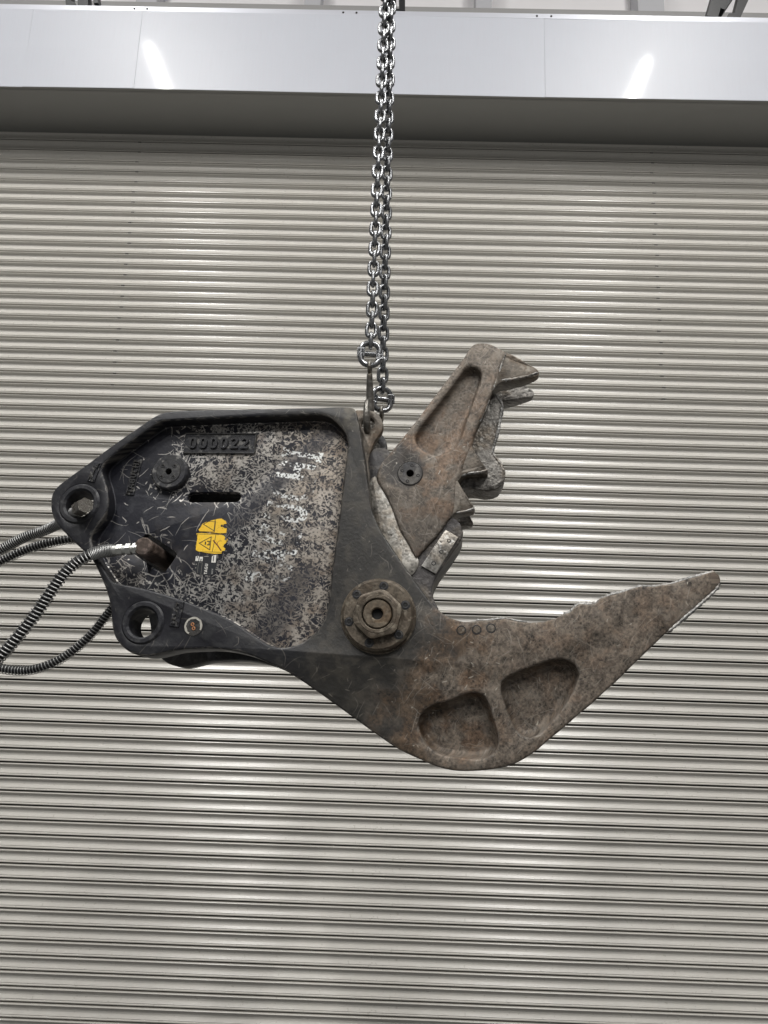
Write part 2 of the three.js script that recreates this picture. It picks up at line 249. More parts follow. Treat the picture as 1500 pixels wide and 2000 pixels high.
const jawTex = (() => {
  const W = 760, H = 1130, scr = new Float32Array(W * H), chip = new Float32Array(W * H); const X = i => 700 + 380 * i / W, Y = j => 1215 - 565 * j / H;
  strokes(scr, W, H, 1500, () => [rnd() * W, rnd() * H, rr(0, 6.28)], [10, 90], [.8, 1.7], [.15, .6], .5);
  strokes(chip, W, H, 260, () => { const i = rnd() * W, j = rnd() * H, y = Y(j), x = X(i); return rnd() < .2 + .8 * Math.exp(-(((x - 900) / 60) ** 2 + ((y - 900) / 70) ** 2)) ? [i, j, rr(0, 6.28)] : null; }, [4, 20], [1, 2.8], [.4, 1], 1.5);
  return fit(makeTex(W, H, (i, j, o) => {
    const x = X(i), y = Y(j), k = j * W + i, n1 = fbm(x / 55, y / 55, 4), n2 = fbm(x / 15, y / 15 + 40, 4), n3 = fbm(x / 3.8 + 9, y / 3.8, 3), m = 1 + 1.35 * (n3 - .5) + 1.0 * (n2 - .5);
    o[0] = .142 * m; o[1] = .119 * m; o[2] = .097 * m;
    const rust = ss(.44, .68, fbm(x / 34 + 11, y / 34 + 5, 4)) * (.35 + .65 * ss(720, 900, y)); mix3(o, .152 * m, .098 * m, .064 * m, rust * .7);
    mix3(o, .235, .208, .178, ss(.56, .78, fbm(x / 22 + 90, y / 22, 4)) * .45);
    mix3(o, .07, .062, .055, ss(960, 1090, y + (n1 - .5) * 90) * .45 * (.6 + .8 * n2));
    const gd = Math.hypot(x - 803, (y - 930) * .95) + (n2 - .5) * 26; mix3(o, .035, .034, .034, ss(52, 26, gd) * .85);      // grease round the pin
    mix3(o, .36, .33, .29, scr[k] * .6); mix3(o, .44, .41, .36, chip[k] * .8);
    o[3] = .62 + .25 * (n2 - .5) - .1 * scr[k]; o[4] = .5 + .6 * (n3 - .5) + .4 * (n2 - .5); o[5] = .3;
  }, false), JX0 - .6 * .075, JY0 - .6 * .075, JW, JH);
})();
const jawMat = stdMat(jawTex, { bumpScale: 0.0009 });
const brownTex = steelTex(640, [.112, .095, .077], [.098, .068, .044], [.25, .225, .19], .9, .35, 1);
const brownMat = stdMat(brownTex, { bumpScale: 0.001 });
const hubTex = steelTex(640, [.112, .092, .070], [.066, .050, .036], [.24, .21, .165], .9, .5, 5), hubMat = stdMat(hubTex, { bumpScale: 0.001, roughness: .8 });
const weldTex = steelTex(640, [.27, .265, .255], [.17, .145, .12], [.50, .49, .47], 1.2, .5, 3), weldMat = stdMat(weldTex, { bumpScale: 0.004 });
const darkTex = steelTex(640, [.023, .023, .025], [.036, .033, .029], [.075, .073, .07], .8, .2, 2), darkMat = stdMat(darkTex, { bumpScale: 0.0012 });
const navyTex = steelTex(640, [.0105, .0110, .0150], [.022, .022, .024], [.055, .055, .056], .7, .1, 8), navyMat = stdMat(navyTex, { bumpScale: 0.0008 });
const scuffMat = stdMat(steelTex(640, [.0125, .013, .0175], [.022, .022, .023], [.24, .232, .218], .9, .2, 21), { bumpScale: .001 });
const brightTex = steelTex(640, [.37, .355, .33], [.22, .19, .155], [.60, .59, .565], 1.2, .7, 4), brightMat = stdMat(brightTex, { bumpScale: 0.001, roughness: .8 });
const chainMat = new THREE.MeshStandardMaterial({ color: new THREE.Color().setRGB(.30, .30, .305), metalness: .95, roughness: .33 });
const hookMat = stdMat(steelTex(512, [.16, .15, .135], [.10, .085, .065], [.3, .29, .27], .7, .7, 6), { roughness: .8 });
const holeMat = new THREE.MeshStandardMaterial({ color: 0x050505, roughness: .7 });
const zincMat = new THREE.MeshStandardMaterial({ color: new THREE.Color().setRGB(.50, .50, .48), metalness: .9, roughness: .42 });
const coilMat = new THREE.MeshStandardMaterial({ color: new THREE.Color().setRGB(.36, .36, .355), metalness: .85, roughness: .42 });
const rubberMat = new THREE.MeshStandardMaterial({ color: new THREE.Color().setRGB(.010, .010, .011), roughness: .6 });

// ------------------------------------------------------------------ the place: floor, ceiling, shutter, header
const concreteTex = fit(makeTex(512, 512, (i, j, o) => { const n = fbm(i / 60, j / 60, 5), f = vn(i / 2, j / 2); o[0] = o[1] = .11 + .07 * (n - .5) + .04 * (f - .5); o[2] = o[0] * .97; o[3] = .55; o[4] = n; }), 0, 0, 3, 3);
structure('floor', (() => { const g = box(14, .2, 16, 0, -.1, 3); const p = g.attributes.position, uv = g.attributes.uv; for (let i = 0; i < p.count; i++) uv.setXY(i, p.getX(i), p.getZ(i)); return g; })(), stdMat(concreteTex, { metalness: 0 }), 'grey concrete workshop floor');
const ceilMat = new THREE.MeshStandardMaterial({ color: new THREE.Color().setRGB(.62, .63, .66), roughness: .7 });
structure('ceiling', box(14, .15, 16, 0, CEIL + .075, 3), ceilMat, 'pale ceiling of the workshop');
for (const x of [-5.2, -3.9, -3.3, -1.9, -1.2, -.5, .4, 1.1, 1.8, 3.4, 4.0, 5.2]) { const b = structure('ceiling_beam', box(.16, .26, 15.6, x, CEIL - .13, 3), new THREE.MeshStandardMaterial({ color: new THREE.Color().setRGB(.30, .30, .32), roughness: .6 }), 'grey steel purlin under the ceiling'); }
const lampMat = new THREE.MeshStandardMaterial({ color: 0xffffff, emissive: new THREE.Color(1, .985, .96), emissiveIntensity: 40 });
const caseMat = new THREE.MeshStandardMaterial({ color: 0x8d9094, roughness: .5, metalness: .3 });
LAMPS.forEach(([x, z], i) => {
  const t = thing('ceiling_lamp', `long white tube lamp under the ceiling, ${x < 0 ? 'left' : 'right'} row, ${['above the crusher', 'middle of its row', 'farthest from the shutter'][i % 3]}`, 'lamp', 'ceiling lamps in two rows'); t.position.set(x, CEIL - .62, z);
  mesh('lamp_housing', box(.30, .08, 1.5, 0, .06, 0, .01), caseMat, t); mesh('lamp_tube', box(.07, .03, 1.4, 0, 0, 0, .008), lampMat, t);
  for (const s of [-.5, .5]) mesh('hanger', box(.02, .30, .02, 0, .25, s), caseMat, t);
  const l = new THREE.RectAreaLight(new THREE.Color(1, .985, .955), LAMP_POWER, .07, 1.4); l.rotation.x = -Math.PI / 2; l.position.set(0, -.03, 0); t.add(l);
});

// shutter slats
const PITCH = .0176 * D, YTOP = HC + .7885 * D;                      // slat spacing and the height of the first joint below the box
const slatTex = fit(makeTex(1024, 512, (i, j, o) => {
  const n = fbm(i / 90, j / 26, 4), f = fbm(i / 7, j / 5 + 3, 3), s = vn(i / 3.1, j / 2.2); const d = ss(.80, .88, fbm(i / 5 + 40, j / 4, 2)) * .35 + (s > .985 ? .25 : 0), k = 1 + .05 * (n - .5) + .05 * (f - .5);
  o[0] = .605 * k; o[1] = .582 * k; o[2] = .538 * k; mix3(o, .3, .28, .23, d); o[3] = .24 + .08 * (n - .5); o[4] = .5 + .5 * (n - .5); o[5] = 0;
}), 0, 0, 2.3, 1.15);
const slatMats = [1, .985, 1.012].map((k, i) => { const ts = slatTex.map(t => { const c = t.clone(); c.offset.set(i * .37, i * .21); c.needsUpdate = true; return c; }); return stdMat(ts, { color: new THREE.Color(k, k, k), bumpScale: .0012, metalness: 0 }); });
const slatGeo = (() => {
  // front outline of one rolled slat, from its top hook down (y down from the joint, z outwards)
  const k = PITCH / .0757, f = [[.0000, -.010], [.0004, .0075], [.0014, .0112], [.0032, .0124], [.0054, .0117], [.0068, .0094], [.0088, .0044], [.0108, -.0004], [.0134, -.0040], [.0168, -.0060], [.0215, -.0068]];
  for (let i = 1; i <= 9; i++) { const t = i / 9; f.push([.0215 + t * .0315, -.0068 + .0130 * Math.pow(t, 1.45)]); }
  f.push([.0538, .0016], [.0562, .0012], [.0572, .0060], [.0594, .0086], [.0628, .0088], [.0656, .0068], [.0664, -.010]);
  const sp = new THREE.Shape(); f.forEach(([y, z], i) => i ? sp.lineTo(-z, -y * k) : sp.moveTo(-z, -y * k)); sp.lineTo(.0125, -.0664 * k); sp.lineTo(.0125, 0);
  let g = new THREE.ExtrudeGeometry(sp, { depth: 6.4, bevelEnabled: false, steps: 1 }); g.rotateY(Math.PI / 2); g.translate(-3.2, 0, 0);
  g = toCreasedNormals(g, .55); const p = g.attributes.position, uv = g.attributes.uv; for (let i = 0; i < p.count; i++) uv.setXY(i, p.getX(i), p.getY(i)); return g;
})();
const shutter = thing('roller_shutter', 'large beige steel roller shutter of narrow horizontal slats behind the crusher', 'roller shutter');
shutter.position.set(0, YTOP, -D);
const clipGeo = box(.020, .0055, .004), clipMat = new THREE.MeshStandardMaterial({ color: 0x2a2723, roughness: .8 });
const NSLAT = Math.floor((YTOP - .09) / PITCH);
for (let n = -3; n < NSLAT; n++) {
  const s = mesh('slat', slatGeo, slatMats[Math.abs(n * 7 + (n % 3)) % 3], shutter); s.position.set(rr(-.004, .004), -n * PITCH, rr(-.0006, .0006));
  if (n < 24) for (const x of [-.4184 * D, .3826 * D]) { const c = mesh('slat_clip', clipGeo, clipMat, s); c.position.set(x + .004 * Math.sin(n * 2.1), .0035, .0068); }
}
mesh('bottom_bar', box(6.4, .085, .05, 0, -NSLAT * PITCH - .042 + .001, -.01, .006), caseMat, shutter);
mesh('backing_sheet', box(6.4, YTOP + .35, .01, 0, -YTOP / 2 + .17, -.030), new THREE.MeshStandardMaterial({ color: 0x26241f, roughness: .9 }), shutter);

// shutter box over it
const yB = onWall(750, 272, -D + .012).y, q0 = ray(750, 183), zFront = (yB - HC) / q0.y * q0.z, yT = onWall(750, 31, zFront).y;
const header = thing('shutter_box', 'shiny white sheet metal shutter box across the top with grey underside', 'shutter box');
const panelTex = fit(makeTex(512, 512, (i, j, o) => { const n = fbm(i / 70, j / 70, 4), f = vn(i / 1.5, j / 40), k = 1 + .03 * (n - .5) + .02 * (f - .5); o[0] = .505 * k; o[1] = .52 * k; o[2] = .57 * k; o[3] = .12 + .04 * (n - .5); o[4] = n; o[5] = 0.0; }), 0, 0, 1.5, 1.5);
const panelMat = new THREE.MeshPhysicalMaterial({ map: panelTex[0], roughness: .45, clearcoat: .10, clearcoatRoughness: .075 });
const underMat = new THREE.MeshStandardMaterial({ color: new THREE.Color().setRGB(.24, .24, .23), roughness: .5, metalness: .1 });
const depthBox = zFront + D;
{
  const xs = [-3.4, onWall(50, 120, zFront).x, onWall(268, 120, zFront).x, onWall(1064, 120, zFront).x, 3.4];
  for (let i = 0; i < 4; i++) { const w = xs[i + 1] - xs[i] - .0012, g = box(w, yT - yB, .004, 0, 0, 0); const p = g.attributes.position, uv = g.attributes.uv; for (let k = 0; k < p.count; k++) uv.setXY(k, p.getX(k) + i * .7, p.getY(k)); const m = mesh('front_panel', g, panelMat, header); m.position.set((xs[i] + xs[i + 1]) / 2, (yT + yB) / 2, zFront + (i % 2 ? .0015 : 0)); m.rotation.y = [.004, -.006, .002, -.003][i]; m.rotation.x = [.004, .0, .003, -.002][i]; }
  mesh('front_backing', box(6.8, yT - yB - .004, .004, 0, (yT + yB) / 2, zFront - .024), caseMat, header);
  mesh('underside', box(6.8, .004, depthBox - .012, 0, yB + .004, (zFront - .010 - D + .012) / 2), underMat, header);
  mesh('top_flange', box(6.8, .036, .004, 0, yT + .020, zFront - .002), new THREE.MeshStandardMaterial({ color: new THREE.Color().setRGB(.55, .56, .61), roughness: .4, metalness: .3 }), header);
  mesh('box_lid', box(6.8, .004, depthBox - .04, 0, yT + .002, (zFront - D) / 2 - .01), caseMat, header);
  for (const px of [261, 286, 670, 696, 1049, 1077]) { const v = onWall(px, px < 700 ? 24 + (px - 261) * .011 : 37, zFront + .004); const s = mesh('screw', cylZ(new THREE.Vector2(0, 0), .007, 0, .004, .0015, 12), clipMat, header); s.position.set(v.x, yT + .020, zFront + .003); }
}
// beam, wall and studs above the box
const zW = -D + .02;
const y1 = onWall(750, 27, zW).y, y2 = onWall(750, 12, zW).y;
structure('beam', box(7.6, y2 - y1 + .5, .12, 0, y2 - (y2 - y1 + .5) / 2, zW - .06), new THREE.MeshStandardMaterial({ color: new THREE.Color().setRGB(.28, .275, .27), roughness: .6 }), 'grey steel beam above the shutter box');
structure('wall', box(9, CEIL - y2 + .4, .1, 0, (CEIL + y2 - .4) / 2, zW - .35), new THREE.MeshStandardMaterial({ color: new THREE.Color().setRGB(.80, .78, .79), roughness: .75 }), 'pale wall cladding above the shutter box');
for (const [a, b] of [[272, 312], [597, 628], [928, 958], [1240, 1290]]) { const x0 = onWall(a, 5, zW - .2).x, x1 = onWall(b, 5, zW - .2).x; structure('wall_stud', box(x1 - x0, CEIL - y2 + .3, .16, (x0 + x1) / 2, (CEIL + y2 - .3) / 2, zW - .22), new THREE.MeshStandardMaterial({ color: new THREE.Color().setRGB(.45, .45, .47), roughness: .6 }), 'grey wall stud'); }
const blackMat = new THREE.MeshStandardMaterial({ color: 0x0b0c0f, roughness: .45 });
const zK = zFront - .05;
[['black steel bracket on the shutter box near the upper left corner', [[128,-50, 133,19, 153,19, 151,13, 143,11, 140,-50], [150,-50, 156,20, 176,20, 172,-50], [176,-50, 186,13, 195,13, 186,-50]]],
 ['black steel bracket on the shutter box behind the chains', [[767,-50, 768,28, 774,28, 773,-50], [778,-50, 780,28, 791,28, 791,-50], [768,24, 768,30, 791,30, 791,24]]],
 ['black steel bracket on the shutter box near the upper right corner', [[1376,40, 1402,-50, 1432,-50, 1404,20, 1398,42], [1414,43, 1419,34, 1430,34, 1452,-50, 1484,-50, 1441,44], [1398,20, 1424,-10, 1436,-10, 1412,26]]]].forEach(([lab, polys]) => {
  const t = thing('steel_bracket', lab, 'bracket', 'black brackets on the shutter box'); const b = onWall(polys[0][2], 20, zK); t.position.copy(b);
  polys.forEach((q, i) => { const o = []; for (let k = 0; k < q.length; k += 2) { const v = onWall(q[k], q[k + 1], zK); o.push(new THREE.Vector2(v.x - b.x, v.y - b.y)); } if (THREE.ShapeUtils.area(o) < 0) o.reverse(); const g = new THREE.ExtrudeGeometry(new THREE.Shape(o), { depth: .07, bevelEnabled: false }); g.translate(0, 0, -.035 - .004 * i); mesh(i === 2 ? 'strut' : 'gusset', g, blackMat, t); });
});

// ------------------------------------------------------------------ the crusher
const crusher = thing('concrete_crusher', 'black and rust brown steel concrete crusher with open toothed jaws hanging from chains', 'crusher');
crusher.position.copy(PIV); crusher.quaternion.setFromRotationMatrix(BASIS);
const outC = contour(OUT, 0), pockC = contour(POCK, 0), k1 = contour(K1, 0, 5), k2 = contour(K2, 0, 5);
const C2 = (x, y, z = 0) => { const v = P(x, y, z); return new THREE.Vector2(v.x, v.y); };
const armC = C2(155, 984), linkC = C2(279, 1216), hubC = C2(739, 1203);
const armR = 44 * MM, linkR = 43 * MM, TH = .07;
const near = mesh('side_plate', merge([plate(outC, [pockC, k1, k2, circle2(armC, armR - .002), circle2(linkC, linkR - .002)], 0, TH, .0045, 3), recess(k1, 0, .036, 13 * MM), recess(k2, 0, .036, 13 * MM)]), plateMat, crusher);
// recessed panel with its slot and port
const slotC = (() => { const a = C2(376, 971, FZ), b = C2(460, 970.5, FZ), r = 11.6 * MM, o = []; for (let i = 0; i <= 12; i++) { const t = Math.PI / 2 + i / 12 * Math.PI; o.push(new THREE.Vector2(a.x + r * Math.cos(t), a.y + r * Math.sin(t))); } for (let i = 0; i <= 12; i++) { const t = -Math.PI / 2 + i / 12 * Math.PI; o.push(new THREE.Vector2(b.x + r * Math.cos(t), b.y + r * Math.sin(t))); } return o; })();
const portHole = contour([286,1043, 294,1045, 318,1061, 341,1077, 345,1083, 342,1089, 325,1113, 319,1118, 312,1116, 290,1101, 266,1085, 263,1079, 266,1073, 281,1047], FZ, 2);
const panel = mesh('recessed_panel', plate(offset(pockC, -.010), [slotC, portHole], FZ, .022, .002), floorMat, crusher);
// fillet round the recess
const filletGeo = (() => { const n = pockC.length, pos = [], idx = [], R = 5; for (let k = 0; k <= R; k++) { const a = k / R * Math.PI / 2, ring = offset(pockC, -.003 + .013 * (1 - Math.cos(a))); for (const v of ring) pos.push(v.x, v.y, FZ - .003 + .016 * (1 - Math.sin(a))); } for (let k = 0; k < R; k++) for (let i = 0; i < n; i++) { const a = k * n + i, b = k * n + (i + 1) % n; idx.push(a, b, b + n, a, b + n, a + n); } const g = new THREE.BufferGeometry(); g.setAttribute('position', new THREE.Float32BufferAttribute(pos, 3)); g.setIndex(idx); g.computeVertexNormals(); return planarUV(g.toNonIndexed()); })();
mesh('fillet', filletGeo, floorMat, crusher);
// bosses with bores
for (const [c, r1, r2] of [[armC, 30 * MM, 45 * MM], [linkC, 29.5 * MM, 44 * MM]]) { mesh('bushing', ringZ(c, r1, r2, .004, TH + .012, .005), navyMat, crusher); }
// far plate, cross members, cylinder
const FARZ = -.252;
mesh('side_plate', plate(outC, [circle2(armC, 30 * MM), circle2(linkC, 30 * MM)], FARZ, .06, .004), darkMat, crusher);
const bar = (a, b, w, z0, z1) => { const v = b.clone().sub(a), g = box(v.length(), w, z0 - z1); g.rotateZ(Math.atan2(v.y, v.x)); g.translate((a.x + b.x) / 2, (a.y + b.y) / 2, (z0 + z1) / 2); return planarUV(g); };
mesh('cross_plate', bar(C2(335, 822), C2(660, 817), .02, -.066, FARZ - .004), darkMat, crusher);
mesh('cross_plate', bar(C2(540, 1285), C2(760, 1425), .03, -.068, FARZ - .004), darkMat, crusher);
mesh('cross_plate', bar(C2(860, 1470), C2(1010, 1470), .06, -.068, FARZ - .004), brownMat, crusher);
mesh('cross_plate', bar(C2(1150, 1330), C2(1290, 1190), .04, -.068, FARZ - .004), brownMat, crusher);
mesh('cross_plate', bar(C2(420, 1180), C2(600, 1240), .02, -.072, FARZ - .004), darkMat, crusher);
const axisGeo = (a, b, r, seg = 28) => { const v = b.clone().sub(a), g = new THREE.CylinderGeometry(r, r, v.length(), seg); g.applyQuaternion(new THREE.Quaternion().setFromUnitVectors(new THREE.Vector3(0, 1, 0), v.clone().normalize())); g.translate((a.x + b.x) / 2, (a.y + b.y) / 2, (a.z + b.z) / 2); return g; };
{ const a = P(330, 922, 0), b = P(690, 925, 0); a.z = b.z = -.162; const c = P(790, 922, 0); c.z = -.162; const cyl = mesh('hydraulic_cylinder', planarUV(axisGeo(a, b, .068)), darkMat, crusher); mesh('piston_rod', planarUV(axisGeo(b, c, .034)), zincMat, cyl); }
mesh('rod_clevis', plate(contour([729,876, 748,874, 758,878, 763,890, 757,915, 748,940, 735,965, 722,975, 715,940, 718,900], -.09, 2), [], -.088, .14, .006), stdMat(darkTex, { bumpScale: .0012, color: new THREE.Color(1.9, 1.8, 1.7) }), crusher);
// lifting lugs
const lugList = [690,803, 715,801, 731,803, 743,814, 748,829, 745,843, 733,860, 725,879, 719,900, 722,940, 700,960, 680,900], lugZ = -.082;
const lugC = contour(lugList, lugZ, 3), lugH = C2(718.5, 827, lugZ);
mesh('lifting_lug', plate(lugC, [circle2(lugH, 14.6 * MM, 28)], lugZ, .026, .004), brownMat, crusher);
const LUG2 = -.224; mesh('lifting_lug', plate(lugC, [circle2(lugH, 14.6 * MM, 28)], LUG2, .026, .004), darkMat, crusher);

// pivot hub
const boltGeo = new Map();
function capScrew(parent, c, r, front, mat = darkMat) {             // socket head screw sunk in its seat
  const key = r.toFixed(5); if (!boltGeo.has(key)) boltGeo.set(key, merge([ringZ(new THREE.Vector2(0, 0), r * .52, r, 0, .006, r * .12, 20), ringZ(new THREE.Vector2(0, 0), r * 1.0, r * 1.2, -.0010, .004, .0003, 20)]));
  const b = mesh('bolt', boltGeo.get(key), mat, parent); b.position.set(c.x, c.y, front); const h = mesh('socket', cylZ(new THREE.Vector2(0, 0), r * .56, -.0010, .002, .0002, 6), holeMat, b); return b;
}
const hub = mesh('pivot_hub', merge([cylZ(hubC, 70 * MM, .022, .04, .006, 72), ringZ(hubC, 69 * MM, 74 * MM, .0015, .004, .001, 72)]), hubMat, crusher);
{
  const nutC = C2(738, 1201, .022); const nut = mesh('hub_nut', merge([polyPrism(nutC, 51 * MM, 6, .040, .020, .003, .3, .17, [circle2(nutC, 29.5 * MM)]), ringZ(nutC, 29.6 * MM, 38 * MM, .0412, .01, .002)]), hubMat, hub);
  const pin = mesh('pin_end', merge([ringZ(nutC, 11 * MM, 27.6 * MM, .0395, .02, .002)]), stdMat(brownTex, { bumpScale: .001, color: new THREE.Color(.9, .85, .75) }), hub); mesh('grease_hole', cylZ(nutC, 11.2 * MM, .0255, .004, .001, 24), holeMat, pin);
  for (const deg of [80, 20, -42, -104, -164, 138]) { const a = deg * Math.PI / 180; capScrew(hub, new THREE.Vector2(hubC.x + 56.5 * MM * Math.cos(a), hubC.y + 56.5 * MM * Math.sin(a)), 7.6 * MM, .0236); }
}
for (const [x, y] of [[901, 1231], [931, 1230], [959, 1227]]) { const c = C2(x, y); const p = mesh('plug', cylZ(c, 7 * MM, .0012, .008, .0008, 24), brownMat, crusher); mesh('plug_ring', ringZ(c, 7.2 * MM, 9.3 * MM, .0008, .004, .0005, 24), darkMat, p); }

// round pin boss in the recess
{
  const c = C2(330.5, 921, FZ + .02); const boss = mesh('pin_boss', ringZ(c, 7.6 * MM, 40 * MM, FZ + .022, .03, .004, 48), scuffMat, crusher);
  const c2 = C2(328.5, 920.5, FZ + .025); const cap = mesh('pin_cap', ringZ(c2, 7 * MM, 26 * MM, FZ + .0235, .004, .0008), darkMat, boss); mesh('cap_gap', ringZ(c2, 26 * MM, 27.3 * MM, FZ + .0222, .002, .0002), holeMat, boss);
  mesh('grease_hole', cylZ(c2, 7.4 * MM, FZ + .002, .002, .0002, 20), holeMat, cap);
  for (const [x, y] of [[318, 909.5], [340.5, 909.5], [315, 931], [338, 931.3]]) capScrew(cap, C2(x, y, FZ + .025), 4.6 * MM, FZ + .0245);
}
// raised writing
const font = await new FontLoader().loadAsync('fonts/droid/droid_sans_bold.typeface.json');
function writing(txt, height, width, depth) { const g = new TextGeometry(txt, { font, size: 1, depth: 1, curveSegments: 4, bevelEnabled: false }); g.computeBoundingBox(); const b = g.boundingBox, w = b.max.x - b.min.x, h = b.max.y - b.min.y; g.translate(-(b.min.x + w / 2), -(b.min.y + h / 2), 0); g.scale(width / w, height / h, depth); return g; }
{
  const c = C2(430, 867, FZ), a = C2(363, 848, FZ), b = C2(497, 886, FZ), w = b.x - a.x, h = a.y - b.y;
  const sp = mesh('serial_plate', planarUV(box(w, h, .006, c.x, c.y, FZ + .001, .002)), scuffMat, crusher);
  const rim = merge([box(w, 2.4 * MM, .004, c.x, c.y + h / 2, FZ + .0045), box(w, 2.4 * MM, .004, c.x, c.y - h / 2, FZ + .0045), box(2.4 * MM, h, .004, c.x + w / 2, c.y, FZ + .0045)]); mesh('plate_rim', planarUV(rim), darkMat, sp);
  const digits = '000022'; const x0 = P(368, 866, FZ).x, x1 = P(490, 866, FZ).x, dw = (x1 - x0) / 6; for (let i = 0; i < 6; i++) { const g = planarUV(writing(digits[i], 26 * MM, dw * .76, .0055)); const m = mesh('digit', g, navyMat, sp); m.position.set(x0 + dw * (i + .5), c.y, FZ + .0035); }
  const tc = C2(262, 932, FZ), ta = Math.atan2(P(271, 895, FZ).y - P(252, 972, FZ).y, P(271, 895, FZ).x - P(252, 972, FZ).x);
  const np = mesh('name_plate', planarUV(box(84 * MM, 20 * MM, .005, 0, 0, 0, .002)), scuffMat, crusher); np.position.set(tc.x, tc.y, FZ + .001); np.rotation.z = ta; mesh('raised_name', planarUV(writing('TAGUCHI', 13.5 * MM, 76 * MM, .0045)), darkMat, np).position.z = .0022;
}
function strokesText(glyphs, c, ang, cell, mat, parent, z) {         // katakana cast as raised bars
  const pl = mesh('cast_tag', planarUV(box(cell * (glyphs.length + .35), cell * 1.25, .005, 0, 0, 0, .002)), scuffMat, parent); pl.position.set(c.x, c.y, z); pl.rotation.z = ang;
  glyphs.forEach((gl, i) => { const list = gl.map(([x0, y0, x1, y1]) => { const v = new THREE.Vector2((x1 - x0) * cell, (y1 - y0) * cell), g = box(v.length() + .12 * cell, .13 * cell, .004); g.rotateZ(v.angle()); g.translate(((x0 + x1) / 2 - .5) * cell, ((y0 + y1) / 2 - .5) * cell, 0); return g; }); mesh('letter', planarUV(merge(list)), darkMat, pl).position.set((i - (glyphs.length - 1) / 2) * cell, 0, .004); });
}
const KA = { a: [[.12, .85, .88, .85], [.88, .85, .6, .55], [.5, .68, .45, .35], [.45, .35, .2, .1]], dash: [[.12, .48, .88, .48]], mu: [[.45, .9, .15, .2], [.15, .2, .8, .25], [.62, .45, .9, .1]], ri: [[.25, .88, .25, .42], [.75, .9, .75, .45], [.75, .45, .4, .08]], n: [[.15, .8, .35, .62], [.15, .12, .6, .3], [.6, .3, .9, .7]], ku: [[.4, .92, .12, .5], [.36, .76, .86, .76], [.86, .76, .7, .35], [.7, .35, .3, .08]] };
strokesText([KA.a, KA.dash, KA.mu], C2(185, 922), Math.atan2(P(190, 908).y - P(178, 938).y, P(190, 908).x - P(178, 938).x), 14 * MM, navyMat, crusher, .001);
strokesText([KA.ri, KA.n, KA.ku], C2(346, 1199), Math.atan2(P(350, 1180).y - P(341, 1219).y, P(350, 1180).x - P(341, 1219).x), 15.5 * MM, navyMat, crusher, .001);

// stickers: thin torn vinyl
function sticker(name, list, z, draw, parent, label) {
  const o = polygon(list, z), xs = o.map(v => v.x), ys = o.map(v => v.y), x0 = Math.min(...xs), x1 = Math.max(...xs), y0 = Math.min(...ys), y1 = Math.max(...ys);
  const cv = document.createElement('canvas'); cv.width = 256; cv.height = Math.round(256 * (y1 - y0) / (x1 - x0)); draw(cv.getContext('2d'), cv.width, cv.height);
  const t = new THREE.CanvasTexture(cv); t.colorSpace = THREE.SRGBColorSpace;
  const g = plate(o, [], z + .0012, .0012, 0), p = g.attributes.position, uv = g.attributes.uv; for (let i = 0; i < p.count; i++) uv.setXY(i, (p.getX(i) - x0) / (x1 - x0), (p.getY(i) - y0) / (y1 - y0));
  const m = mesh(name, g, new THREE.MeshStandardMaterial({ map: t, roughness: .45 }), parent); if (label) m.userData.label = label; return m;
}
const grime = (c, w, h, n, col) => { for (let i = 0; i < n; i++) { c.fillStyle = col; c.globalAlpha = rr(.05, .5); const s = rr(1, 7); c.fillRect(rr(0, w), rr(0, h), s, s * rr(.3, 1)); } c.globalAlpha = 1; };
const tri = (c, x, y, r, col, lw) => { c.strokeStyle = col; c.lineWidth = lw; c.beginPath(); for (let i = 0; i < 3; i++) { const a = Math.PI + i * 2 * Math.PI / 3; const X = x + r * Math.cos(a), Y = y + r * Math.sin(a); i ? c.lineTo(X, Y) : c.moveTo(X, Y); } c.closePath(); c.stroke(); };
sticker('warning_sticker', [384,1042, 394,1041, 406,1042, 421,1043, 430,1044, 437,1046, 440,1050, 438,1054, 441,1056, 445,1052, 443,1060, 438,1063, 436,1068, 441,1072, 438,1076, 434,1076, 433,1081, 420,1082, 404,1080, 390,1078, 383,1075, 382,1066, 384,1060, 386,1052], FZ, (c, w, h) => {
  c.fillStyle = '#ecc02c'; c.fillRect(0, 0, w, h); c.strokeStyle = '#1b1813'; c.lineWidth = 4; c.strokeRect(8, 10, w - 16, h - 24); c.beginPath(); c.moveTo(w * .62, 10); c.lineTo(w * .56, h - 14); c.stroke();
  tri(c, w * .36, h * .5, h * .36, '#1b1813', 6); c.fillStyle = '#1b1813'; c.fillRect(w * .30, h * .42, 10, 26); c.fillRect(w * .36, h * .38, 26, 8); c.fillRect(w * .37, h * .55, 26, 8); c.fillRect(w * .42, h * .44, 8, 22);
  c.strokeStyle = '#5a1a16'; c.lineWidth = 9; c.beginPath(); c.moveTo(w * .55, h * .35); c.lineTo(w * .72, h * .62); c.lineTo(w * .84, h * .85); c.stroke(); c.strokeStyle = '#a3602a'; c.lineWidth = 5; c.beginPath(); c.arc(w * .78, h * .5, 22, 2, 5.2); c.stroke(); grime(c, w, h, 120, '#3a2a10'); grime(c, w, h, 40, '#efe7cf');
}, crusher, 'torn yellow warning sticker');
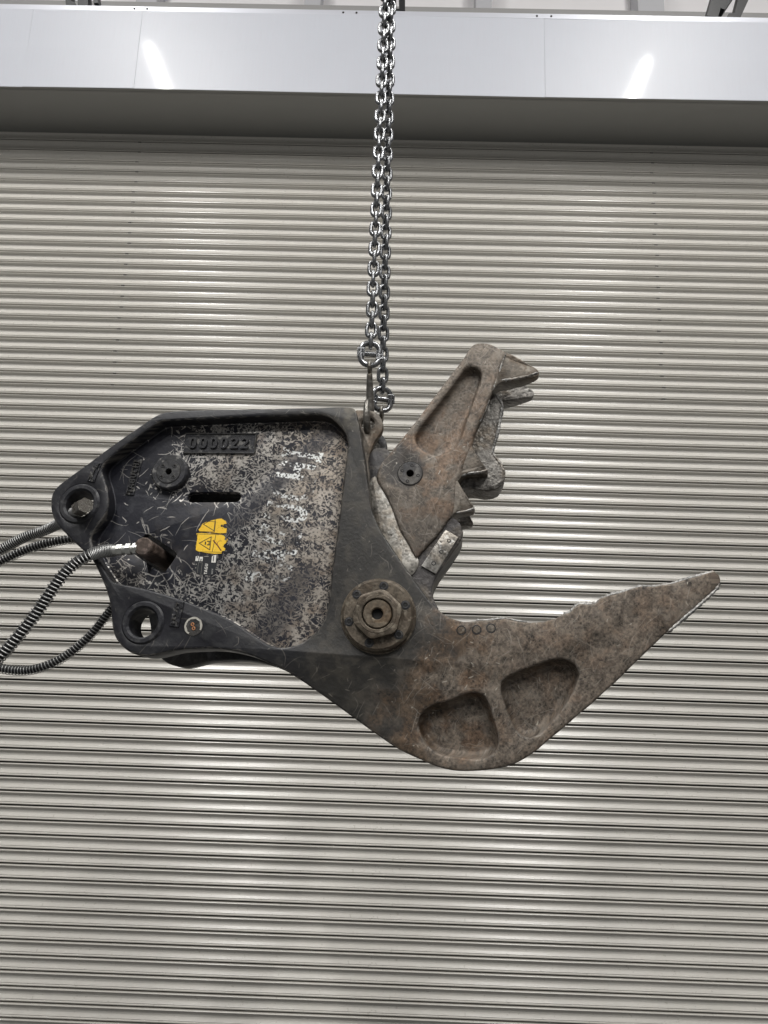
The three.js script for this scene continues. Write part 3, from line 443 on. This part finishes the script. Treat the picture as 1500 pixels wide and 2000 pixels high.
sticker('warning_sticker', [388,1035, 392,1030, 396,1023, 402,1020, 412,1017, 424,1014, 433,1013, 441,1018, 443,1023, 437,1024, 435,1029, 439,1032, 443,1032, 442,1041, 430,1042, 415,1040, 400,1039, 390,1038], FZ, (c, w, h) => { c.fillStyle = '#e9bb28'; c.fillRect(0, 0, w, h); c.strokeStyle = '#1b1813'; c.lineWidth = 4; c.strokeRect(-10, 30, w * .62, h - 44); tri(c, w * .42, h * .4, h * .5, '#1b1813', 6); c.fillStyle = '#1b1813'; c.fillRect(w * .78, h * .42, 18, 20); grime(c, w, h, 100, '#3a2a10'); }, crusher, 'torn remains of a yellow sticker');
sticker('model_label', [381,1087, 387,1086, 392,1088, 404,1086, 410,1088, 424,1083, 425,1095, 421,1110, 419,1123, 408,1124, 395,1122, 383,1119, 379,1112, 381,1100], FZ, (c, w, h) => {
  c.fillStyle = '#17191f'; c.fillRect(0, 0, w, h); c.fillStyle = '#d9d7d0'; c.fillRect(10, 20, 34, 58); c.fillRect(54, 30, 36, 50); c.fillRect(190, 6, 48, 86); c.fillStyle = '#17191f'; c.fillRect(22, 24, 10, 22); c.fillRect(66, 52, 12, 30); c.fillRect(204, 20, 10, 60);
  c.save(); c.translate(140, h - 10); c.rotate(-Math.PI / 2); c.fillStyle = '#d9d7d0'; c.font = 'bold 46px sans-serif'; c.fillText('TAGU', 0, 16); c.font = '20px sans-serif'; c.fillText('GUCHI', 4, 78); c.restore(); c.fillStyle = '#9a988f'; c.fillRect(96, 6, 80, 22); c.strokeStyle = '#8b897f'; c.lineWidth = 3; c.strokeRect(48, 96, 42, h - 110); c.fillRect(20, 110, 10, 10); c.fillRect(20, 150, 10, 10); grime(c, w, h, 160, '#2a2a2c');
}, crusher, 'scuffed black and white label');
{ // round worn disc label by the link bore
  const c = C2(378, 1223); const d = mesh('round_label', cylZ(c, 19 * MM, .0012, .002, .0003, 32), darkMat, crusher);
  const arc = new THREE.Shape(); const o = []; for (let i = 0; i <= 26; i++) { const a = -.45 + i / 26 * 4.7, r = (18.5 - .8 * rnd()) * MM; o.push(new THREE.Vector2(c.x + r * Math.cos(a), c.y + r * Math.sin(a))); } for (let i = 26; i >= 0; i--) { const a = -.45 + i / 26 * 4.7, r = (13.5 + 1.8 * rnd()) * MM; o.push(new THREE.Vector2(c.x + r * Math.cos(a), c.y + r * Math.sin(a))); }
  mesh('white_print', plate(o, [], .0020, .001, 0), new THREE.MeshStandardMaterial({ color: 0xa9a69d, roughness: .6 }), d);
  for (const [x, y] of [[376.5, 1219.5], [378.5, 1227.5]]) mesh('copper_ring', ringZ(C2(x, y), 1.8 * MM, 3.7 * MM, .0026, .002, .0004, 18), new THREE.MeshStandardMaterial({ color: 0xb07a55, roughness: .5, metalness: .4 }), d);
}
// hydraulic port through the panel
const portFront = .03, portC = P(279, 1067, portFront);
{ const c2 = new THREE.Vector2(portC.x, portC.y); mesh('hydraulic_port', cylZ(c2, 19.2 * MM, portFront, .20, .003, 40), stdMat(steelTex(384, [.085, .062, .050], [.055, .04, .033], [.2, .15, .13], .8, .3, 9), { bumpScale: .001 }), crusher); }

// movable jaw
const webMat = stdMat(steelTex(640, [.165, .155, .142], [.120, .098, .075], [.36, .345, .32], 1.2, .45, 12), { bumpScale: .003 });
const JZ = -.075, JT = .06;
const JAW = [925,672, 944,669, 960,672, 975,680, 988,689, 981,707, 971,739, 963,760, 955,781, 947,803, 936,824, 928,845, 924,861, 921,874, 908,902, 901,925, 893,939, 890,965, 886,1000, 877,1013, 867,1029, 853,1046, 840,1061, 826,1075, 813,1089, 808,1083, 795,1059, 781,1035, 763,987, 749,960, 736,938, 736,925, 747,901, 763,883, 781,861, 813,821, 867,749, 904,701, 915,684];
const REC = [811,853, 818,840, 829,824, 848,800, 867,776, 883,754, 899,733, 909,720, 922,716.5, 934,720, 940,728, 939,744, 931,765, 921,793, 909,827, 901,853, 888,874, 865,886, 848,889, 835,884, 821,875, 812,862];
const jawC = contour(JAW, JZ), recC = contour(REC, JZ, 5);
const lowRight = v => { const s = P(900, 860, JZ), d = Math.hypot(v.x - s.x, v.y - s.y); return (8 + 16 * ss(.10, .0, d)) * MM; };
const jaw = mesh('movable_jaw', merge([plate(jawC, [recC, circle2(C2(801, 925, JZ), 8.4 * MM, 24)], JZ, JT, .006, 3), recess(recC, JZ, .024, lowRight)]), jawMat, crusher);
mesh('far_cheek', plate(jawC, [], JZ - .115, JT, .006), brownMat, jaw);
const webC = contour([925,735, 945,750, 962,768, 978,786, 981,800, 976,825, 971,848, 964,872, 963,888, 973,901, 983,915, 987,928, 984,942, 975,955, 950,962, 925,958, 905,965, 895,985, 880,1005, 850,1040, 815,1085, 780,1030, 750,960, 765,900, 820,840], -.135);
mesh('centre_web', rough(plate(webC, [], -.118, .088, .008, 2), .003, 70), webMat, jaw);
const TEETH = { top: [[938,745, 960,708, 984,687, 1004,693, 1030,705, 1050,715, 1055,722, 1052,728, 1030,735, 1000,742, 976,747, 962,763, 940,775], 970, 728, 1054, 722], mid: [[895,900, 921,870, 930,885, 942,901, 952,914, 954,919, 950,922, 930,923, 906,926, 893,940, 880,930], 905, 905, 953, 918], low: [[870,970, 892,936, 901,951, 914,970, 926,986, 928,992, 924,996, 906,998, 888,1002, 876,1014, 862,1010], 885, 980, 927, 992] };
for (const k of ['top', 'mid', 'low']) for (const s of [0, 1]) {
  const [list, rx, ry, tx, ty] = TEETH[k], z0 = JZ - .001 - s * .121, zc = z0 - .031, a = P(rx, ry, JZ), b = P(tx, ty, JZ), ux = b.x - a.x, uy = b.y - a.y, L = ux * ux + uy * uy;
  const g = plate(contour(list, JZ, 3), [], z0, .062, .004, 2), p = g.attributes.position;
  for (let i = 0; i < p.count; i++) { const t = clamp(((p.getX(i) - a.x) * ux + (p.getY(i) - a.y) * uy) / L); p.setZ(i, zc + (p.getZ(i) - zc) * lerp(1, .42, t * t)); }
  rough(g, .0022, 60); mesh('tooth', planarUV(toCreasedNormals(g, .6)), s ? webMat : brownMat, jaw);
}
for (const s of [0, .122]) { mesh('weld_bead', merge([bead([978,744, 1000,741, 1030,735, 1051,728], JZ - .006 - s, .0042), bead([953,918, 940,922, 915,925, 899,930], JZ - .006 - s, .0036), bead([927,993, 912,998, 890,1002], JZ - .006 - s, .0034)]), weldMat, jaw); }
mesh('weld_bead', merge([bead([988,690, 981,708, 971,740, 962,762], JZ - .004, .0030), bead([936,845, 950,843, 968,840], -.124, .004), bead([962,768, 979,787, 980,802, 971,848, 963,886, 974,902, 986,926], -.121, .0045), bead([955,780, 946,803, 936,825], JZ - .008, .0034)]), weldMat, jaw);
// pin cover on the jaw
{ const c = C2(801, 925, JZ), cap = mesh('pin_cap', ringZ(c, 8 * MM, 26 * MM, JZ + .0025, .006, .001), stdMat(darkTex, { bumpScale: .0008, color: new THREE.Color(2.0, 1.95, 1.9) }), jaw); mesh('cap_gap', ringZ(c, 25.9 * MM, 27.6 * MM, JZ + .0012, .003, .0002), holeMat, jaw); mesh('grease_hole', cylZ(c, 8.2 * MM, JZ - .04, .002, .0002, 20), holeMat, cap);
  for (const [x, y] of [[786, 919.5], [805, 909.5], [816.5, 929], [796, 940]]) capScrew(cap, C2(x, y, JZ), 3.9 * MM, JZ + .0033); }
// polished rubbing strip below the jaw face
mesh('wear_strip', plate(contour([732,930, 742,945, 756,968, 771,1000, 788,1040, 803,1070, 818,1096, 806,1122, 780,1120, 740,1060, 715,1000, 716,950], JZ - .006), [], JZ - .0055, .05, .002), stdMat(brightTex, { bumpScale: .001, roughness: .8, color: new THREE.Color(.8, .79, .77) }), jaw);
// cutter holder and blade
const holdC = contour([872,1012, 882,1010, 893,1016, 904,1036, 903,1049, 880,1086, 850,1131, 844,1150, 848,1172, 857,1194, 830,1200, 800,1160, 790,1125, 806,1100, 826,1076, 850,1050], JZ - .012, 3);
const holder = mesh('cutter_holder', rough(plate(holdC, [], JZ - .010, .13, .005, 3), .0012, 90), stdMat(darkTex, { bumpScale: .002, color: new THREE.Color(2.6, 2.4, 2.2) }), jaw);
const blade = mesh('cutter_blade', plate(polygon([870,1034, 896,1049, 851,1121, 823,1105], JZ - .004), [], JZ - .003, .02, .0025, 2), brightMat, jaw);
for (const [x, y, r] of [[877, 1056, 4.6], [862, 1077.5, 4.8], [847, 1100, 5.2]]) { const c = C2(x, y, JZ - .003); const b = mesh('blade_bolt', ringZ(c, r * .45 * MM, r * MM, JZ - .0022, .006, .0012, 18), darkMat, blade); }
// hard-facing weld on the fixed jaw
mesh('weld_bead', merge([bead([1100,1201, 1116,1195, 1133,1181, 1150,1181, 1164,1178, 1185,1165, 1216,1157, 1255,1145], -.010, .0055, 1), bead([1255,1145, 1278,1146, 1312,1140, 1352,1128, 1396,1117], -.008, .0045, .8), bead([1404,1138, 1402,1146, 1365,1182, 1336,1207, 1304,1235], -.004, .0044, .6), bead([930,1212, 960,1211, 987,1208, 1010,1213, 1030,1215], -.006, .0032, .8)]), weldMat, crusher);

// ------------------------------------------------------------------ chains and hooks
const LP = .0325, WR = .0057;
const linkGeo = (() => { const w = .0126, h = LP / 2 + WR - w, pts = []; for (let i = 0; i < 8; i++) { const a = i / 7 * Math.PI; pts.push(new THREE.Vector3(w * Math.cos(a), h + w * Math.sin(a), 0)); } for (let i = 0; i < 8; i++) { const a = Math.PI + i / 7 * Math.PI; pts.push(new THREE.Vector3(w * Math.cos(a), -h + w * Math.sin(a), 0)); } return new THREE.TubeGeometry(new THREE.CatmullRomCurve3(pts, true, 'centripetal'), 40, WR, 10, true); })();
const chainBump = fit(makeTex(256, 256, (i, j, o) => { const n = fbm(i / 20, j / 20, 4), f = fbm(i / 5, j / 5, 3), k = .9 + .5 * (n - .5) + .2 * (f - .5); o[0] = .295 * k; o[1] = .30 * k; o[2] = .31 * k; mix3(o, .06, .057, .053, ss(.58, .75, n) * .7); o[3] = .27 + .2 * (n - .5); o[4] = n; o[5] = .92; }), 0, 0, 1, 1);
const linkMat = stdMat(chainBump, { bumpScale: .0002 });
function makeChain(label, bottom, top, twist, flip) {
  const t = thing('lifting_chain', label, 'chain', 'two legs of the chain sling'); t.position.copy(bottom);
  const dir = top.clone().sub(bottom), len = dir.length(); dir.normalize(); t.quaternion.setFromUnitVectors(new THREE.Vector3(0, 1, 0), dir); t.rotateY(twist);
  // coupling link: two forged halves on a pin
  const cp = new THREE.Group(); cp.name = 'coupling_link'; t.add(cp); cp.scale.set(flip * 1.12, 1.05, 1.1);
  const half = up => { const s = up ? 1 : -1, pts = []; for (let i = 0; i <= 14; i++) { const a = i / 14 * Math.PI; pts.push(new THREE.Vector3(.0238 * Math.cos(a) * 1.0, s * (.011 + .0215 * Math.sin(a)), 0)); } pts.unshift(new THREE.Vector3(.0238, s * .003, 0)); pts.push(new THREE.Vector3(-.0238, s * .003, 0)); const g = tube(pts, .0074, 36, 10); const fx = s * -.0238; return merge([g, box(.0045, .024, .015, fx - .0075, s * .001, 0, .002), box(.0045, .024, .015, fx + .0075, s * .001, 0, .002), box(.019, .007, .015, fx, s * .0125, 0, .002), box(.0085, .018, .0125, -fx, s * -.002, 0, .002)]); };
  mesh('link_half', half(true), linkMat, cp); mesh('link_half', half(false), linkMat, cp);
  const pg = new THREE.CylinderGeometry(.0058, .0058, .062, 16); pg.rotateZ(Math.PI / 2); mesh('link_pin', merge([pg, (() => { const q = new THREE.CylinderGeometry(.0078, .0078, .024, 18); q.rotateZ(Math.PI / 2); return q; })()]), linkMat, cp);
  let y = .0325 - .0062 - WR + LP / 2 + WR - .001, i = 0; while (y < len) { const l = mesh('chain_link', linkGeo, linkMat, t); l.position.set(rr(-.0006, .0006), y, rr(-.0006, .0006)); l.rotation.set(rr(-.03, .03), (i % 2 ? 0 : Math.PI / 2) + rr(-.08, .08), rr(-.03, .03)); y += LP; i++; }
  return t;
}
const cplZ1 = lugZ - .013, b1 = toWorld(P(723, 692, cplZ1)), b2 = toWorld(P(746, 780, LUG2 + .02));
const t1 = onWall(753, -25, b1.z - .02), t2 = onWall(764, -25, b2.z + .07);
makeChain('nearer steel lifting chain, its coupling link higher up above the crusher', b1, t1, .12, 1);
makeChain('farther steel lifting chain, half hidden, its coupling link lower down', b2, t2, .35, -1);
function hook(label, b, lugPoint) {                                   // sling hook seen edge-on: eye on the coupling, point through the lug
  const t = thing('sling_hook', label, 'hook', 'hooks of the chain sling'); t.position.copy(b); t.quaternion.copy(crusher.quaternion);
  const L = lugPoint.clone().sub(b).applyQuaternion(crusher.quaternion.clone().invert()); const ly = L.y, lz = L.z, lx = L.x;
  const eye = new THREE.TorusGeometry(.0165, .0062, 10, 28); eye.rotateY(Math.PI / 2); eye.scale(.85, 1, 1); eye.translate(.001, -.044, 0);
  const pts = [[.001, -.058, 0, .0095], [lx * .3, -.085, -.008, .0115], [lx * .6, ly * .62, lz - .030, .0135], [lx * .85, ly * .82, lz - .040, .0145], [lx, ly - .006, lz - .034, .0145], [lx, ly - .022, lz - .008, .0135], [lx - .001, ly - .014, lz + .020, .0130], [lx - .002, ly + .010, lz + .034, .0125], [lx - .003, ly + .038, lz + .036, .0110], [lx - .003, ly + .062, lz + .030, .0075]];
  const c = new THREE.CatmullRomCurve3(pts.map(p => new THREE.Vector3(p[0], p[1], p[2])), false, 'centripetal'), n = 60, g = new THREE.TubeGeometry(c, n, 1, 14, false), p = g.attributes.position;
  for (let i = 0; i <= n; i++) { const u = i / n, m = c.getPointAt(u), f = u * (pts.length - 1), a = Math.min(f | 0, pts.length - 2), r = lerp(pts[a][3], pts[a + 1][3], f - a) * (i === 0 || i === n ? .55 : 1); for (let j = 0; j <= 14; j++) { const k = i * 15 + j; p.setXYZ(k, m.x + (p.getX(k) - m.x) * r * .82, m.y + (p.getY(k) - m.y) * r, m.z + (p.getZ(k) - m.z) * r); } }
  g.computeVertexNormals(); mesh('hook_body', planarUV(g.toNonIndexed()), hookMat, t); mesh('hook_eye', planarUV(eye.toNonIndexed()), hookMat, t);
}
hook('dark forged sling hook through the front lifting lug', b1, toWorld(new THREE.Vector3(lugH.x, lugH.y, lugZ - .013)));
hook('rear sling hook mostly hidden behind the front lifting lug', b2, toWorld(new THREE.Vector3(lugH.x, lugH.y, LUG2 - .013)));

// ------------------------------------------------------------------ hoses
function hose(label, list, r, dense, fitting, pitch = .0098, wire = .0019) {
  const t = thing('hydraulic_hose', label, 'hose', 'hoses on the crusher'); t.position.copy(PIV); t.quaternion.copy(crusher.quaternion);
  const pts = list.map(([x, y, z]) => P(x, y, z)), c = new THREE.CatmullRomCurve3(pts, false, 'centripetal'), len = c.getLength();
  mesh('rubber_hose', new THREE.TubeGeometry(c, 90, r * .80, 14, false), rubberMat, t);
  // spring guard wound round it
  const hp = [], fr = c.computeFrenetFrames(400, false); let ph = 0, s = 0; const steps = 14;
  while (s < len) { const u = s / len, pt = u < dense ? wire * 2.25 : pitch * (1 + .14 * (vn(s * 60, 2) - .5)), m = c.getPointAt(u), k = Math.min(400, Math.round(u * 400)), N = fr.normals[k], B = fr.binormals[k]; const sag = u < dense ? 0 : .0012; hp.push(m.clone().addScaledVector(N, Math.cos(ph) * r).addScaledVector(B, Math.sin(ph) * r).add(new THREE.Vector3(0, -sag, 0))); ph += 2 * Math.PI / steps; s += pt / steps; }
  const cc = new THREE.CatmullRomCurve3(hp); cc.getPointAt = cc.getPoint; mesh('spring_guard', new THREE.TubeGeometry(cc, hp.length, wire, 5, false), coilMat, t);
  if (fitting) { const a = pts[0], d = pts[0].clone().sub(c.getPointAt(.03)).normalize(), q = new THREE.Quaternion().setFromUnitVectors(new THREE.Vector3(0, 1, 0), d); let y = -.012; const f = new THREE.Group(); f.name = 'hose_fitting'; t.add(f); f.position.copy(a); f.quaternion.copy(q);
    for (const [nm, rad, h, n] of fitting) { const g = new THREE.CylinderGeometry(rad, rad, h, n); g.translate(0, y + h / 2, 0); mesh(nm, n < 10 ? toCreasedNormals(g, .3) : g, nm === 'hex_head' || nm === 'plug' || nm === 'lock_nut' ? hookMat : zincMat, f); y += h; } }
  return t;
}
hose('front hydraulic hose with white spring guard screwed to the round port', [[222, 1075, .018], [200, 1077, .018], [178, 1083, .020], [155, 1093, .024], [130, 1114, .028], [105, 1146, .03], [72, 1195, .03], [35, 1242, .03], [0, 1281, .03], [-60, 1335, .02], [-180, 1420, -.02]], .0148, .085,
  [['ferrule', .0135, .022, 24], ['hex_nut', .0145, .014, 6], ['collar', .0118, .010, 24], ['hex_nut', .0150, .012, 6], ['collar', .0110, .006, 24], ['hex_nut', .0152, .012, 6]].map(a => a));
hose('upper pale sprung hose whose hex end pokes through the upper bore', [[152, 996, .004], [141, 1003, -.03], [122, 1018, -.085], [90, 1034, -.11], [50, 1048, -.115], [0, 1074, -.12], [-80, 1115, -.12], [-200, 1190, -.12]], .0135, .0, [['ferrule', .0128, .024, 20], ['lock_nut', .0215, .016, 6], ['plug', .0175, .004, 20], ['hex_head', .0205, .030, 6]], .0062, .0016);
hose('dark sprung hose between the bores running behind the plate', [[260, 1045, -.20], [200, 1046, -.18], [140, 1052, -.16], [100, 1059, -.16], [60, 1070, -.165], [0, 1096, -.17], [-80, 1135, -.17], [-200, 1200, -.17]], .0128, .0, null, .0088, .0012);
hose('lowest dark hose looping down below the link bore', [[262, 1140, -.13], [238, 1165, -.14], [212, 1196, -.15], [180, 1236, -.155], [140, 1272, -.16], [95, 1298, -.16], [50, 1309, -.16], [0, 1304, -.16], [-60, 1284, -.16], [-180, 1230, -.15]], .0125, .0, null, .0086, .0012);

renderer.render(scene, camera);
